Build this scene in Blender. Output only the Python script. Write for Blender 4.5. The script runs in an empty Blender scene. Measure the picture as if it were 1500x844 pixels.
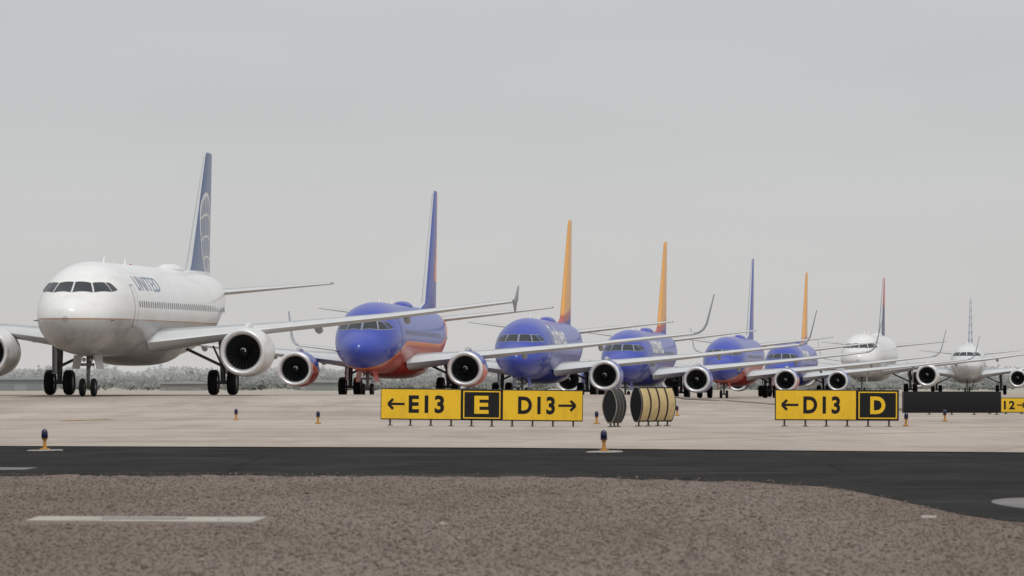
import bpy, bmesh, math, random
import numpy as np
from mathutils import Vector, Matrix
random.seed(7); np.random.seed(7)
scene=bpy.context.scene
COL=scene.collection
F=7800.0; HZ=565.0; CZ=1.1
def WX(px,D): return (px-750)/F*D
def lerp(a,b,t): return a+(b-a)*t
def sst(a,b,v):
    t=max(0,min(1,(v-a)/(b-a))); return t*t*(3-2*t)
# ------------------------------------------------ terrain
RY=[(0,0),(182,0),(200,.16),(228,.6),(245,.66),(262,.64),(300,.50),(350,.2),(395,0),(1e5,0)]
def raise_z(X,Y):
    v=0
    for (a,za),(b,zb) in zip(RY,RY[1:]):
        if a<=Y<=b:
            t=(Y-a)/(b-a); v=za+(zb-za)*t; break
    return v*(1-sst(5,17,X))
# ------------------------------------------------ node helpers
def newmat(name):
    m=bpy.data.materials.new(name); m.use_nodes=True
    return m,m.node_tree,m.node_tree.nodes['Principled BSDF']
def lk(nt,a,sock):
    if isinstance(a,(int,float)): sock.default_value=a
    elif isinstance(a,(tuple,list)): sock.default_value=(*a[:3],1)
    else: nt.links.new(a,sock)
def M(nt,op,a,b=None,c=None,clamp=False):
    n=nt.nodes.new('ShaderNodeMath'); n.operation=op; n.use_clamp=clamp
    lk(nt,a,n.inputs[0])
    if b is not None: lk(nt,b,n.inputs[1])
    if c is not None: lk(nt,c,n.inputs[2])
    return n.outputs[0]
def MIX(nt,f,a,b,mode='MIX'):
    n=nt.nodes.new('ShaderNodeMix'); n.data_type='RGBA'; n.blend_type=mode
    lk(nt,f,n.inputs[0]); lk(nt,a,n.inputs[6]); lk(nt,b,n.inputs[7])
    return n.outputs[2]
def SM(nt,v,a,b,lo=0.,hi=1.,smooth=True):
    n=nt.nodes.new('ShaderNodeMapRange'); n.interpolation_type='SMOOTHSTEP' if smooth else 'LINEAR'
    lk(nt,v,n.inputs[0]); n.inputs[1].default_value=a; n.inputs[2].default_value=b
    n.inputs[3].default_value=lo; n.inputs[4].default_value=hi
    return n.outputs[0]
def OBJ(nt):
    n=nt.nodes.new('ShaderNodeTexCoord'); s=nt.nodes.new('ShaderNodeSeparateXYZ')
    nt.links.new(n.outputs['Object'],s.inputs[0]); return n.outputs['Object'],s.outputs[0],s.outputs[1],s.outputs[2]
def MAPV(nt,v,sc,rz=0):
    n=nt.nodes.new('ShaderNodeMapping'); nt.links.new(v,n.inputs[0]); n.inputs['Scale'].default_value=sc; n.inputs['Rotation'].default_value=(0,0,rz); return n.outputs[0]
def NOI(nt,v,sc,det=4,rough=.55):
    n=nt.nodes.new('ShaderNodeTexNoise'); lk(nt,v,n.inputs['Vector']); n.inputs['Scale'].default_value=sc
    n.inputs['Detail'].default_value=det; n.inputs['Roughness'].default_value=rough; return n.outputs[0]
def BUMP(nt,h,strength,dist,bsdf):
    n=nt.nodes.new('ShaderNodeBump'); lk(nt,h,n.inputs['Height']); n.inputs['Strength'].default_value=strength
    n.inputs['Distance'].default_value=dist; nt.links.new(n.outputs[0],bsdf.inputs['Normal'])
def paint(name,col,rough=.4,metal=0.,coat=0.,dirt=.12,dscale=1.5,spec=.5):
    m,nt,b=newmat(name)
    o,x,y,z=OBJ(nt)
    n=NOI(nt,MAPV(nt,o,(1,.5,1.6)),dscale,5,.6)
    f=SM(nt,n,.35,.75,0,dirt)
    c=MIX(nt,f,col,tuple(k*.45 for k in col))
    nt.links.new(c,b.inputs['Base Color'])
    b.inputs['Roughness'].default_value=rough; b.inputs['Metallic'].default_value=metal
    b.inputs['Coat Weight'].default_value=coat; b.inputs['Coat Roughness'].default_value=.12
    b.inputs['Specular IOR Level'].default_value=spec
    return m
# ------------------------------------------------ mesh helpers
class MB:
    def __init__(s): s.v=[]; s.f=[]; s.m=[]
    def add(s,v,f,mi=0):
        o=len(s.v); s.v+= [tuple(p) for p in v]; s.f+=[tuple(i+o for i in q) for q in f]
        s.m+= ([mi]*len(f) if isinstance(mi,int) else list(mi)); return s
def mkobj(name,mb,mats,parent=None,loc=(0,0,0),rot=(0,0,0),smooth=True,recalc=True,angle=None):
    me=bpy.data.meshes.new(name); me.from_pydata(mb.v,[],mb.f)
    if not isinstance(mats,(list,tuple)): mats=[mats]
    for m in mats: me.materials.append(m)
    me.polygons.foreach_set('material_index',mb.m)
    if recalc:
        bm=bmesh.new(); bm.from_mesh(me); bmesh.ops.recalc_face_normals(bm,faces=bm.faces); bm.to_mesh(me); bm.free()
    if smooth:
        me.polygons.foreach_set('use_smooth',[True]*len(me.polygons))
        if angle is not None: me.set_sharp_from_angle(angle=math.radians(angle))
    me.update()
    o=bpy.data.objects.new(name,me); COL.objects.link(o); o.location=loc; o.rotation_euler=rot
    if parent: o.parent=parent
    return o
def empty(name,loc,rot,label,cat,group=None):
    o=bpy.data.objects.new(name,None); COL.objects.link(o); o.location=loc; o.rotation_euler=rot
    o.empty_display_size=.3
    o['label']=label; o['category']=cat
    if group: o['group']=group
    return o
def loftrings(rings,closed=True,cap0=True,cap1=True):
    n=len(rings[0]); v=[p for r in rings for p in r]; f=[]
    for i in range(len(rings)-1):
        for j in range(n if closed else n-1):
            k=(j+1)%n; f.append((i*n+j,i*n+k,(i+1)*n+k,(i+1)*n+j))
    if cap0: f.append(tuple(range(n)))
    if cap1: f.append(tuple((len(rings)-1)*n+j for j in range(n)))
    return v,f
def revolve(prof,seg=40,cap0=False,cap1=False,axis='y',flat=0.):
    rings=[]
    for a,r in prof:
        ring=[]
        for j in range(seg):
            t=2*math.pi*j/seg; c,s=math.cos(t)*r,math.sin(t)*r
            if flat and s<0: s*=1-flat; c*=1+flat*.25*math.sin(-t if t<math.pi else 2*math.pi-t)
            ring.append({'y':(c,a,s),'x':(a,c,s),'z':(c,s,a)}[axis])
        rings.append(ring)
    return loftrings(rings,True,cap0,cap1)
def tube(p0,p1,r0,r1=None,seg=12):
    r1=r0 if r1 is None else r1
    p0=Vector(p0);p1=Vector(p1);d=(p1-p0).normalized()
    a=d.orthogonal().normalized(); b=d.cross(a)
    rings=[[tuple(p+(a*math.cos(2*math.pi*j/seg)+b*math.sin(2*math.pi*j/seg))*r) for j in range(seg)] for p,r in((p0,r0),(p1,r1))]
    return loftrings(rings)
def box(x0,x1,y0,y1,z0,z1):
    v=[(x,y,z) for x in(x0,x1) for y in(y0,y1) for z in(z0,z1)]
    return v,[(0,1,3,2),(4,6,7,5),(0,4,5,1),(2,3,7,6),(0,2,6,4),(1,5,7,3)]
def pchip(xs,ys):
    n=len(xs);h=[xs[i+1]-xs[i] for i in range(n-1)];d=[(ys[i+1]-ys[i])/h[i] for i in range(n-1)]
    m=[0]*n;m[0]=d[0];m[-1]=d[-1]
    for i in range(1,n-1):
        if d[i-1]*d[i]<=0: m[i]=0
        else:
            w1=2*h[i]+h[i-1];w2=h[i]+2*h[i-1]; m[i]=(w1+w2)/(w1/d[i-1]+w2/d[i])
    def fn(x):
        x=max(xs[0],min(xs[-1],x)); i=0
        while i<n-2 and x>xs[i+1]: i+=1
        t=(x-xs[i])/h[i]
        return (2*t**3-3*t*t+1)*ys[i]+(t**3-2*t*t+t)*h[i]*m[i]+(-2*t**3+3*t*t)*ys[i+1]+(t**3-t*t)*h[i]*m[i+1]
    return fn
def textmesh(txt,size=1.,bold=0.,space=1.,shear=0.):
    cu=bpy.data.curves.new('t','FONT'); cu.body=txt; cu.size=size; cu.offset=bold; cu.space_character=space; cu.shear=shear
    cu.resolution_u=4
    ob=bpy.data.objects.new('t',cu); COL.objects.link(ob)
    dg=bpy.context.evaluated_depsgraph_get(); dg.update()
    me=bpy.data.meshes.new_from_object(ob.evaluated_get(dg))
    bm=bmesh.new(); bm.from_mesh(me); bmesh.ops.triangulate(bm,faces=bm.faces)
    xs=[v.co.x for v in bm.verts]; ys=[v.co.y for v in bm.verts]
    x0,x1,y0,y1=min(xs),max(xs),min(ys),max(ys)
    for k in range(1,6):
        yy=lerp(y0,y1,k/6)
        bmesh.ops.bisect_plane(bm,geom=bm.verts[:]+bm.edges[:]+bm.faces[:],plane_co=(0,yy,0),plane_no=(0,1,0))
    bm.verts.index_update()
    V=[(v.co.x,v.co.y) for v in bm.verts]; Fc=[tuple(v.index for v in f.verts) for f in bm.faces]
    bm.free(); bpy.data.objects.remove(ob); bpy.data.meshes.remove(me)
    return V,Fc,(x0,x1,y0,y1)
# ------------------------------------------------ common materials
TYRE=paint('tyre_rubber',(.014,.014,.015),.8,dirt=.3,spec=.3)
RIM=paint('wheel_rim',(.22,.23,.24),.4,.6)
STRUT=paint('gear_steel',(.20,.205,.21),.45,.2,dirt=.6,dscale=5)
GLASS=paint('cockpit_glass',(.022,.028,.034),.2,0,.0,dirt=0,spec=.45)
FRAME=paint('window_frame',(.30,.33,.40),.45,0,0,dirt=.2)
WINGREY=paint('wing_grey',(.37,.38,.39),.45,.0,.05,dirt=.35)
WLG=paint('winglet_grey',(.30,.32,.36),.4,dirt=.2)
SLAT=paint('slat_metal',(.60,.61,.62),.35,.25,.0)
LIPM=paint('inlet_lip_metal',(.78,.78,.79),.3,.55)
DARKD=paint('duct_dark',(.05,.052,.056),.5)
FANM=paint('fan_blade',(.12,.125,.135),.35,.6)
SPIN=paint('spinner_dark',(.02,.02,.024),.4)
WHITEM=paint('white_mark',(.8,.8,.8),.5)
EXH=paint('exhaust_metal',(.2,.18,.16),.4,.8)
WINM=paint('cabin_window_glass',(.16,.17,.19),.25)
SEAM=paint('seam_grey',(.22,.23,.25),.5)
RED=paint('beacon_red',(.5,.03,.02),.3)
BLACKP=paint('black_paint',(.015,.015,.016),.5)
SWBLUE=(.022,.048,.37); SWRED=(.58,.035,.012); SWOR=(.85,.22,.02)
def livery(kind):
    m,nt,b=newmat('fuselage_paint_'+kind); o,x,y,z=OBJ(nt)
    isb='blue' in kind
    dirt=SM(nt,NOI(nt,MAPV(nt,o,(1,.3,1.8)),1.1,6,.65),.38,.8,0,.14 if isb else .28)
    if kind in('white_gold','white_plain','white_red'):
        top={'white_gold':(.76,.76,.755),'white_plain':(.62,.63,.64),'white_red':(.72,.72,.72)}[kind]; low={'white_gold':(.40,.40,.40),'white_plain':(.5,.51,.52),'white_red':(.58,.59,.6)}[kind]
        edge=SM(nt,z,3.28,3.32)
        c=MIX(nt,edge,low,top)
        if kind=='white_gold':
            ln=M(nt,'MULTIPLY',M(nt,'GREATER_THAN',z,3.29),M(nt,'LESS_THAN',z,3.35))
            c=MIX(nt,ln,c,(.36,.19,.11))
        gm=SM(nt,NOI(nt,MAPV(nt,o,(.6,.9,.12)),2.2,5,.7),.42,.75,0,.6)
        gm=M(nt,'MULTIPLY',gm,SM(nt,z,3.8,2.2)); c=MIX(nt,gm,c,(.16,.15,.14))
    elif kind=='blue_red':
        bz=M(nt,'ADD',SM(nt,y,.4,7.2,1.1,2.85),SM(nt,y,20,31,0,2.6))
        below=M(nt,'LESS_THAN',z,bz); band=M(nt,'LESS_THAN',z,M(nt,'ADD',bz,.22))
        c=MIX(nt,band,SWBLUE,SWOR); c=MIX(nt,below,c,SWRED)
    else:
        c=MIX(nt,0,SWBLUE,SWBLUE)
    fr=M(nt,'FRACT',M(nt,'DIVIDE',y,2.6)); seam=M(nt,'LESS_THAN',fr,.006)
    c=MIX(nt,M(nt,'MULTIPLY',seam,.35),c,(.1,.1,.12))
    c=MIX(nt,M(nt,'MULTIPLY',M(nt,'LESS_THAN',M(nt,'ABSOLUTE',M(nt,'SUBTRACT',y,1.05)),.012),.18),c,(.12,.12,.14))
    c=MIX(nt,dirt,c,MIX(nt,.5,c,(.12,.11,.1)))
    nt.links.new(c,b.inputs['Base Color']); b.inputs['Roughness'].default_value=.32
    b.inputs['Coat Weight'].default_value=.3; b.inputs['Coat Roughness'].default_value=.1
    return m
def finpaint(kind):
    m,nt,b=newmat('fin_paint_'+kind); o,x,y,z=OBJ(nt)
    if kind=='globe':
        base=MIX(nt,SM(nt,z,5.5,11.8),(.10,.14,.25),(.05,.085,.20))
        dy=M(nt,'SUBTRACT',y,34.3); dz=M(nt,'SUBTRACT',z,7.75)
        R=1.95
        r=M(nt,'SQRT',M(nt,'ADD',M(nt,'MULTIPLY',dy,dy),M(nt,'MULTIPLY',dz,dz)))
        inside=M(nt,'LESS_THAN',r,R)
        lines=None
        for a in(.0,.5,1.0):
            q=M(nt,'SQRT',M(nt,'MAXIMUM',M(nt,'SUBTRACT',1.,M(nt,'POWER',M(nt,'ABSOLUTE',M(nt,'DIVIDE',dz,R)),2.)),0.))
            e=M(nt,'LESS_THAN',M(nt,'ABSOLUTE',M(nt,'SUBTRACT',M(nt,'ABSOLUTE',dy),M(nt,'MULTIPLY',q,a*1.4))),.06)
            lines=e if lines is None else M(nt,'MAXIMUM',lines,e)
        for zz in(-1.1,-.1,.95):
            e=M(nt,'LESS_THAN',M(nt,'ABSOLUTE',M(nt,'SUBTRACT',M(nt,'ADD',dz,M(nt,'MULTIPLY',M(nt,'MULTIPLY',dy,dy),.08)),zz)),.05)
            lines=M(nt,'MAXIMUM',lines,e)
        ring=M(nt,'LESS_THAN',M(nt,'ABSOLUTE',M(nt,'SUBTRACT',r,R)),.09)
        lines=M(nt,'MAXIMUM',M(nt,'MULTIPLY',lines,inside),ring)
        c=MIX(nt,M(nt,'MULTIPLY',lines,.95),base,(.62,.62,.58))
        c=MIX(nt,M(nt,'LESS_THAN',z,5.9),c,(.72,.73,.74))
    elif kind=='canyon':
        d=M(nt,'ADD',y,M(nt,'MULTIPLY',z,-.62))
        nn=M(nt,'MULTIPLY',NOI(nt,o,1.2,2),.8)
        d=M(nt,'ADD',d,nn)
        c=MIX(nt,SM(nt,d,26.3,26.45),SWBLUE,SWRED); c=MIX(nt,SM(nt,d,26.75,26.9),c,SWOR)
        c=MIX(nt,M(nt,'LESS_THAN',z,7.),c,SWBLUE)
        c=MIX(nt,M(nt,'GREATER_THAN',y,32.5),c,SWOR)
    elif kind=='yellow':
        c=MIX(nt,SM(nt,M(nt,'ADD',z,M(nt,'MULTIPLY',y,-.15)),.9,1.5),SWBLUE,(.42,.05,.05))
        c=MIX(nt,SM(nt,M(nt,'ADD',z,M(nt,'MULTIPLY',y,-.15)),1.6,1.9),c,(.74,.35,.06))
    elif kind=='navy_red':
        c=MIX(nt,SM(nt,M(nt,'ADD',z,M(nt,'MULTIPLY',y,.5)),25.3,25.4),(.02,.03,.10),(.42,.03,.04))
        c=MIX(nt,M(nt,'LESS_THAN',z,5.9),c,(.7,.71,.72))
    else:
        fr=M(nt,'FRACT',M(nt,'MULTIPLY',z,1.1)); c=MIX(nt,M(nt,'LESS_THAN',fr,.42),(.40,.43,.48),(.05,.11,.28))
        c=MIX(nt,M(nt,'LESS_THAN',z,6.2),c,(.55,.56,.58))
    c=MIX(nt,SM(nt,NOI(nt,MAPV(nt,o,(1,1,.3)),1.4,5,.6),.4,.75,0,.2),c,(.12,.12,.13))
    nt.links.new(c,b.inputs['Base Color']); b.inputs['Roughness'].default_value=.38; b.inputs['Coat Weight'].default_value=.2
    return m
def cowlpaint(kind):
    m,nt,b=newmat('cowl_paint_'+kind); o,x,y,z=OBJ(nt)
    if kind=='blue_red':
        s=M(nt,'ADD',z,M(nt,'MULTIPLY',y,.25))
        c=MIX(nt,M(nt,'LESS_THAN',s,.42),SWBLUE,SWOR); c=MIX(nt,M(nt,'LESS_THAN',s,.28),c,SWRED)
    elif kind=='blue': c=MIX(nt,0,SWBLUE,SWBLUE)
    elif kind=='grey': c=MIX(nt,0,(.42,.44,.46),(.5,.5,.5))
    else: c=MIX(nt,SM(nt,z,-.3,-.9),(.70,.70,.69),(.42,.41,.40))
    seam=M(nt,'LESS_THAN',M(nt,'ABSOLUTE',M(nt,'SUBTRACT',y,1.15)),.015)
    c=MIX(nt,M(nt,'MULTIPLY',seam,.6),c,(.1,.1,.1))
    c=MIX(nt,SM(nt,NOI(nt,o,1.7,5,.6),.4,.75,0,.25),c,(.15,.14,.13))
    nt.links.new(c,b.inputs['Base Color']); b.inputs['Roughness'].default_value=.33; b.inputs['Coat Weight'].default_value=.2
    return m
MATC={}
def cm(fn,k):
    if (fn,k) not in MATC: MATC[(fn,k)]=fn(k)
    return MATC[(fn,k)]
# ------------------------------------------------ aircraft definition
A={'st':[(0,3.325,3.315,.005),(.03,3.50,3.10,.21),(.12,3.74,2.86,.46),(.5,4.02,2.46,.90),(1.0,4.27,2.20,1.23),(1.6,4.60,2.02,1.49),(2.4,5.10,1.90,1.71),(3.2,5.46,1.82,1.85),(4.2,5.72,1.77,1.93),(5.6,5.86,1.73,1.975),(7,5.87,1.73,1.975),(23.5,5.87,1.73,1.975),(27,5.87,2.0,1.93),(31,5.83,2.95,1.6),(34.5,5.66,3.95,1.02),(36.8,5.36,4.6,.48),(37.5,5.15,4.82,.22)],
 'wing':[(1.5,11.0,2.35,7.4,.14),(2.1,11.5,2.42,6.9,.14),(6.3,13.65,2.95,4.0,.125),(11.5,16.3,3.52,2.75,.115),(16.9,19.05,4.25,1.55,.11)],
 'eng':(5.78,10.9,1.93),'er':[.93,.77,1.10,.97],'ef':0.,
 'ng':(5.07,.39),'mg':(3.79,17.7,.575),
 'fin':[(5.55,29.0,7.2,.09),(6.2,30.0,6.1,.09),(11.6,34.55,2.15,.09),(11.76,34.8,1.8,.06)],
 'tp':[(.3,31.3,4.75,4.0),(1.0,31.7,4.83,3.7),(6.22,34.6,5.33,1.35)],
 'ws':{'f':[(.05,4.46),(.05,4.89),(.66,4.86),(.83,4.46)],'z':(4.46,4.86),'s1':(.91,2.75),'s2':(2.83,3.3)},
 'win':(6.8,31.,.533,4.02,.5),'doorz':(3.0,4.85),'doory':(5.55,6.35),'fair':(9.8,21.5,2.12,1.32)}
B={'st':[(0,2.485,2.475,.005),(.03,2.62,2.33,.14),(.12,2.78,2.16,.29),(.5,3.03,1.92,.62),(1.0,3.28,1.72,.92),(1.6,3.55,1.56,1.20),(2.3,4.02,1.43,1.47),(3.0,4.47,1.36,1.65),(4.0,4.90,1.31,1.79),(5.4,5.17,1.28,1.87),(7,5.26,1.28,1.88),(8,5.27,1.28,1.88),(19,5.27,1.28,1.88),(22.5,5.27,1.55,1.84),(27,5.20,2.6,1.42),(30,5.02,3.45,.85),(31.8,4.75,3.98,.38),(32.2,4.6,4.1,.2)],
 'wing':[(1.4,9.6,1.85,7.6,.13),(2.0,10.4,1.92,6.7,.13),(5.4,12.2,2.32,4.3,.12),(11,15.1,2.92,2.75,.11),(16.9,18.2,3.62,1.6,.105)],
 'eng':(4.83,8.6,1.5),'er':[.90,.75,1.05,.93],'ef':.07,
 'ng':(4.0,.34),'mg':(2.86,16.6,.56),
 'fin':[(5.0,23.4,9.0,.03),(5.6,26.6,5.9,.08),(12.3,31.0,2.1,.09),(12.5,31.25,1.8,.06)],
 'tp':[(.25,27.6,4.55,4.2),(.8,28.,4.62,3.9),(7.15,31.9,5.42,1.3)],
 'ws':{'f':[(.05,3.62),(.05,4.08),(.70,4.06),(.84,3.62)],'z':(3.62,4.06),'s1':(.92,2.8),'s2':(2.9,3.35)},
 'win':(6.4,26.5,.51,3.55,.45),'doorz':(2.5,4.3),'doory':(4.9,5.7),'fair':(9.3,19.,1.98,1.0)}
def airfoil(t,n=9):
    pts=[]
    us=[(1-math.cos(math.pi*i/n))/2 for i in range(n+1)]
    yt=lambda u:5*t*(.2969*math.sqrt(u)-.126*u-.3516*u*u+.2843*u**3-.1036*u**4)
    cam=lambda u:.02*math.sin(math.pi*u)
    for u in reversed(us): pts.append((u,cam(u)+yt(u)))
    for u in us[1:-1]: pts.append((u,cam(u)-yt(u)))
    return pts
def lift(stations,sx=1):
    rings=[];
    for x,y,z,c,t,(nx,nz) in stations:
        rings.append([(sx*(x+w*c*nx),y+u*c,z+w*c*nz) for u,w in airfoil(t)])
    v,f=loftrings(rings)
    n=len(rings[0]); mi=[]
    for q in f:
        if len(q)==4:
            js=[i%n for i in q]; mi.append(1 if all(7<=j<=11 for j in js) else 0)
        else: mi.append(0)
    return v,f,mi
def build_plane(T,name,label,nose,yaw,liv,fin,cowl,scale=1.,word=None,winglet=None,windows=True,detail=True,group='airliners queued on the taxiway'):
    aft=Vector((math.sin(yaw),math.cos(yaw)))
    def zat(dy):
        p=(nose[0]+aft.x*dy*scale,nose[1]+aft.y*dy*scale); return raise_z(*p)+.024
    zn=zat(T['ng'][0]); zm=zat(T['mg'][1]); slope=(zm-zn)/((T['mg'][1]-T['ng'][0])*scale)
    z0=zn-slope*T['ng'][0]*scale
    root=empty(name,(nose[0],nose[1],z0),(math.atan(slope),0,-yaw),label,'airliner',group)
    root.rotation_mode='XYZ'; root.scale=(scale,)*3
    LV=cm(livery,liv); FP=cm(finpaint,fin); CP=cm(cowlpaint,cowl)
    isblue='blue' in liv
    st=T['st']; ss=[math.sqrt(s[0]) for s in st]
    ft=pchip(ss,[s[1] for s in st]); fb=pchip(ss,[s[2] for s in st]); fw=pchip(ss,[s[3] for s in st])
    def sec(y):
        s=math.sqrt(max(y,0)); t,b_,w=ft(s),fb(s),fw(s); return (t+b_)/2,(t-b_)/2,w
    def snap(p,off=.015):
        x,y,z=p; zc,rz,rx=sec(y); th=math.atan2((z-zc)/rz,x/rx)
        return ((rx+off)*math.cos(th),y,zc+(rz+off)*math.sin(th))
    def front(x,z):
        y=0.
        while y<8:
            zc,rz,rx=sec(y)
            if (x/rx)**2+((z-zc)/rz)**2<=1: return (x,y,z)
            y+=.01
        return (x,y,z)
    def side(y,z,sx=1):
        zc,rz,rx=sec(y); q=max(0,1-((z-zc)/rz)**2); return (sx*rx*math.sqrt(q),y,z)
    def patch(c,nu,nv,off,mb,mi=0):
        vs=[];
        for i in range(nu+1):
            for j in range(nv+1):
                u,w=i/nu,j/nv
                p=[(1-u)*(1-w)*c[0][k]+u*(1-w)*c[1][k]+u*w*c[2][k]+(1-u)*w*c[3][k] for k in range(3)]
                vs.append(snap(p,off))
        fs=[(i*(nv+1)+j,(i+1)*(nv+1)+j,(i+1)*(nv+1)+j+1,i*(nv+1)+j+1) for i in range(nu) for j in range(nv)]
        mb.add(vs,fs,mi)
    def grow(c,k):
        m_=[sum(p[i] for p in c)/4 for i in range(3)]
        out=[]
        for p in c:
            d=[p[i]-m_[i] for i in range(3)]; l=math.sqrt(sum(q*q for q in d)); out.append(tuple(p[i]+d[i]/l*k for i in range(3)))
        return out
    L=st[-1][0]; ys=[0,.002,.008,.02,.04,.07,.1,.15,.22,.3,.4,.5]; y=.62
    while y<7: ys.append(y); y+=.14
    while y<L: ys.append(y); y+=.6
    ys.append(L); NS=64; rings=[]
    for y in ys:
        zc,rz,rx=sec(y); rings.append([(rx*math.cos(2*math.pi*j/NS),y,zc+rz*math.sin(2*math.pi*j/NS)) for j in range(NS)])
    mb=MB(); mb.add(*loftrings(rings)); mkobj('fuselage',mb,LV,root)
    y0,y1,hw,zb=T['fair']; rings=[]
    for i in range(17):
        t=i/16; y=lerp(y0,y1,t); k=max(.0,math.sin(math.pi*t))**.45; zc=T['wing'][0][2]+.25
        a=.6+(hw-.6)*k; h=.1+(zc-zb-.1)*k
        rings.append([(a*math.copysign(abs(math.cos(q))**.7,math.cos(q)),y,zc+(h if math.sin(q)<0 else .5*k+.05)*math.copysign(abs(math.sin(q))**.75,math.sin(q))) for q in [2*math.pi*j/32 for j in range(32)]])
    mb=MB(); mb.add(*loftrings(rings)); mkobj('belly_fairing',mb,LV,root)
    w=T['ws']; z0w,z1w=w['z']
    for sx in(1,-1):
        cs=[]
        c=[front(x,z) for x,z in w['f']]; cs.append([(sx*p[0],p[1],p[2]) for p in c])
        a=front(w['s1'][0],z0w); b_=front(w['s1'][0]-.16,z1w); e=w['s1'][1]
        cs.append([(sx*a[0],a[1],a[2]),(sx*b_[0],b_[1],b_[2]),side(e,z1w+.02,sx),side(e-.06,z0w+.04,sx)])
        cs.append([side(w['s2'][0]-.04,z0w+.05,sx),side(w['s2'][0]+.02,z1w+.02,sx),side(w['s2'][1]-.22,z1w,sx),side(w['s2'][1],z0w+.12,sx)])
        for c in cs:
            mb=MB(); patch(c,6,6,.022,mb,0); patch(grow(c,.03 if not isblue else .06),6,6,.012,mb,1)
            mkobj('windshield_pane',mb,[GLASS,FRAME if isblue else SEAM],root)
    for sx in(1,-1):
        p=side(2.0,z0w-1.2,sx); mb=MB(); mb.add(*tube(p,(p[0]+sx*.12,p[1],p[2]),.025)); mb.add(*tube((p[0]+sx*.12,p[1]+.1,p[2]),(p[0]+sx*.12,p[1]-.22,p[2]),.018)); mkobj('pitot_probe',mb,STRUT,root)
    dy0,dy1=T['doory'];dz0,dz1=T['doorz']
    if detail:
      for sx in(1,-1):
        mb=MB()
        patch([side(dy0,dz0,sx),side(dy0,dz1,sx),side(dy1,dz1,sx),side(dy1,dz0,sx)],8,4,.008,mb,0)
        e=.03
        for (a0,a1,b0,b1) in((dy0,dy0+e,dz0,dz1),(dy1-e,dy1,dz0,dz1),(dy0,dy1,dz0,dz0+e),(dy0,dy1,dz1-e,dz1)):
            patch([side(a0,b0,sx),side(a0,b1,sx),side(a1,b1,sx),side(a1,b0,sx)],6,6,.014,mb,1)
        mkobj('cabin_door',mb,[LV,SEAM],root)
    if windows:
        wy0,wy1,wp,wz,wh=T['win']; base=None
        for sx in(1,-1):
            if sx<0 and not detail: continue
            base=None
            y=wy0
            while y<wy1:
                zc,rz,rx=sec(y)
                if base is None:
                    mb=MB()
                    n=10; vs=[]
                    cy,cz=y,wz
                    for j in range(n):
                        t=2*math.pi*j/n; vs.append(snap(side(cy+.105*math.copysign(abs(math.cos(t))**.7,math.cos(t)),cz+.15*math.copysign(abs(math.sin(t))**.7,math.sin(t)),sx),.012))
                    mb.add(vs,[tuple(range(n))]); base=mkobj('cabin_window',mb,WINM,root,smooth=False); ybase=y
                else:
                    o=base.copy(); o.parent=root; COL.objects.link(o); o.location=(sx*(rx-sec(ybase)[2]),y-ybase,0)
                y+=wp
    W=T['wing']; ex,ey,ez=T['eng']
    for sx in(1,-1):
        stt=[(x,y,z,c,t,(0,1)) for x,y,z,c,t in W]
        mb=MB(); mb.add(*lift(stt,sx)); wing=mkobj('wing',mb,[WINGREY,SLAT],root,angle=50)
        x,y,z,c,t=W[-1]
        mb=MB()
        if winglet=='blended':
            q=[(x,y,z,c,t,(0,1)),(x+.25,y+.2,z+.06,c*.95,.1,(-.25,.97)),(x+.5,y+.5,z+.25,c*.85,.09,(-.6,.8)),(x+.68,y+.85,z+.6,c*.72,.08,(-.85,.5)),(x+1.05,y+1.95,z+2.35,c*.36,.08,(-.96,.25))]
            mb.add(*lift(q,sx))
        else:
            q=[(x+.0,y+.9,z-.5,.55,.08,(1,0)),(x+.02,y+.05,z-.02,1.75,.06,(1,0)),(x+.06,y+.15,z+.06,1.65,.06,(1,0)),(x+.12,y+1.15,z+.75,.5,.08,(1,0))]
            mb.add(*lift(q,sx))
        mkobj('winglet',mb,[WLG,WLG],wing,angle=60)
        for fx,fl in ((W[2][0]*.62+1.0,2.6),(W[2][0]+1.9,2.4),(W[3][0]+.6,1.9)):
            for i in range(len(W)-1):
                if W[i][0]<=fx<=W[i+1][0]:
                    t=(fx-W[i][0])/(W[i+1][0]-W[i][0]); yy,zz,cc=[lerp(W[i][k],W[i+1][k],t) for k in(1,2,3)]
            yt=yy+cc-fl*.72; rings=[]
            for k in range(9):
                u=k/8; r=.015+.155*math.sin(math.pi*min(1,u*.92+.04))**1.1
                rings.append([(sx*fx+r*.8*math.cos(a),yt+u*fl,zz-.13-.1*u+r*1.2*math.sin(a)) for a in [2*math.pi*j/12 for j in range(12)]])
            mb=MB(); mb.add(*loftrings(rings)); mkobj('flap_track_fairing',mb,WINGREY,wing)
        rh,ri,ro,le=T['er']; fl=T['ef']
        prof=[(.22,ri+.005),(.10,ri+.035),(.03,rh-.05),(0,rh),(.03,rh+.045),(.10,rh+.085),(.22,rh+.12)]
        cow=[(.22,rh+.12),(.5,rh+.145),(.95,ro),(1.9,ro+.01),(2.7,ro-.05),(3.4,ro-.2),(3.75,ro-.3),(3.7,ro-.34),(3.0,ro-.28)]
        mb=MB(); mb.add(*revolve(cow,48,flat=fl)); eng=mkobj('engine_cowl',mb,CP,root,loc=(sx*ex,ey,ez))
        mb=MB(); mb.add(*revolve(prof,48,flat=fl)); mkobj('inlet_lip',mb,LIPM,eng)
        mb=MB(); mb.add(*revolve([(.22,ri+.005),(.6,ri-.01),(1.0,ri),(1.25,ri),(1.26,.2)],48,flat=fl)); mkobj('inlet_duct',mb,DARKD,eng)
        mb=MB(); nb=26
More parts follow.
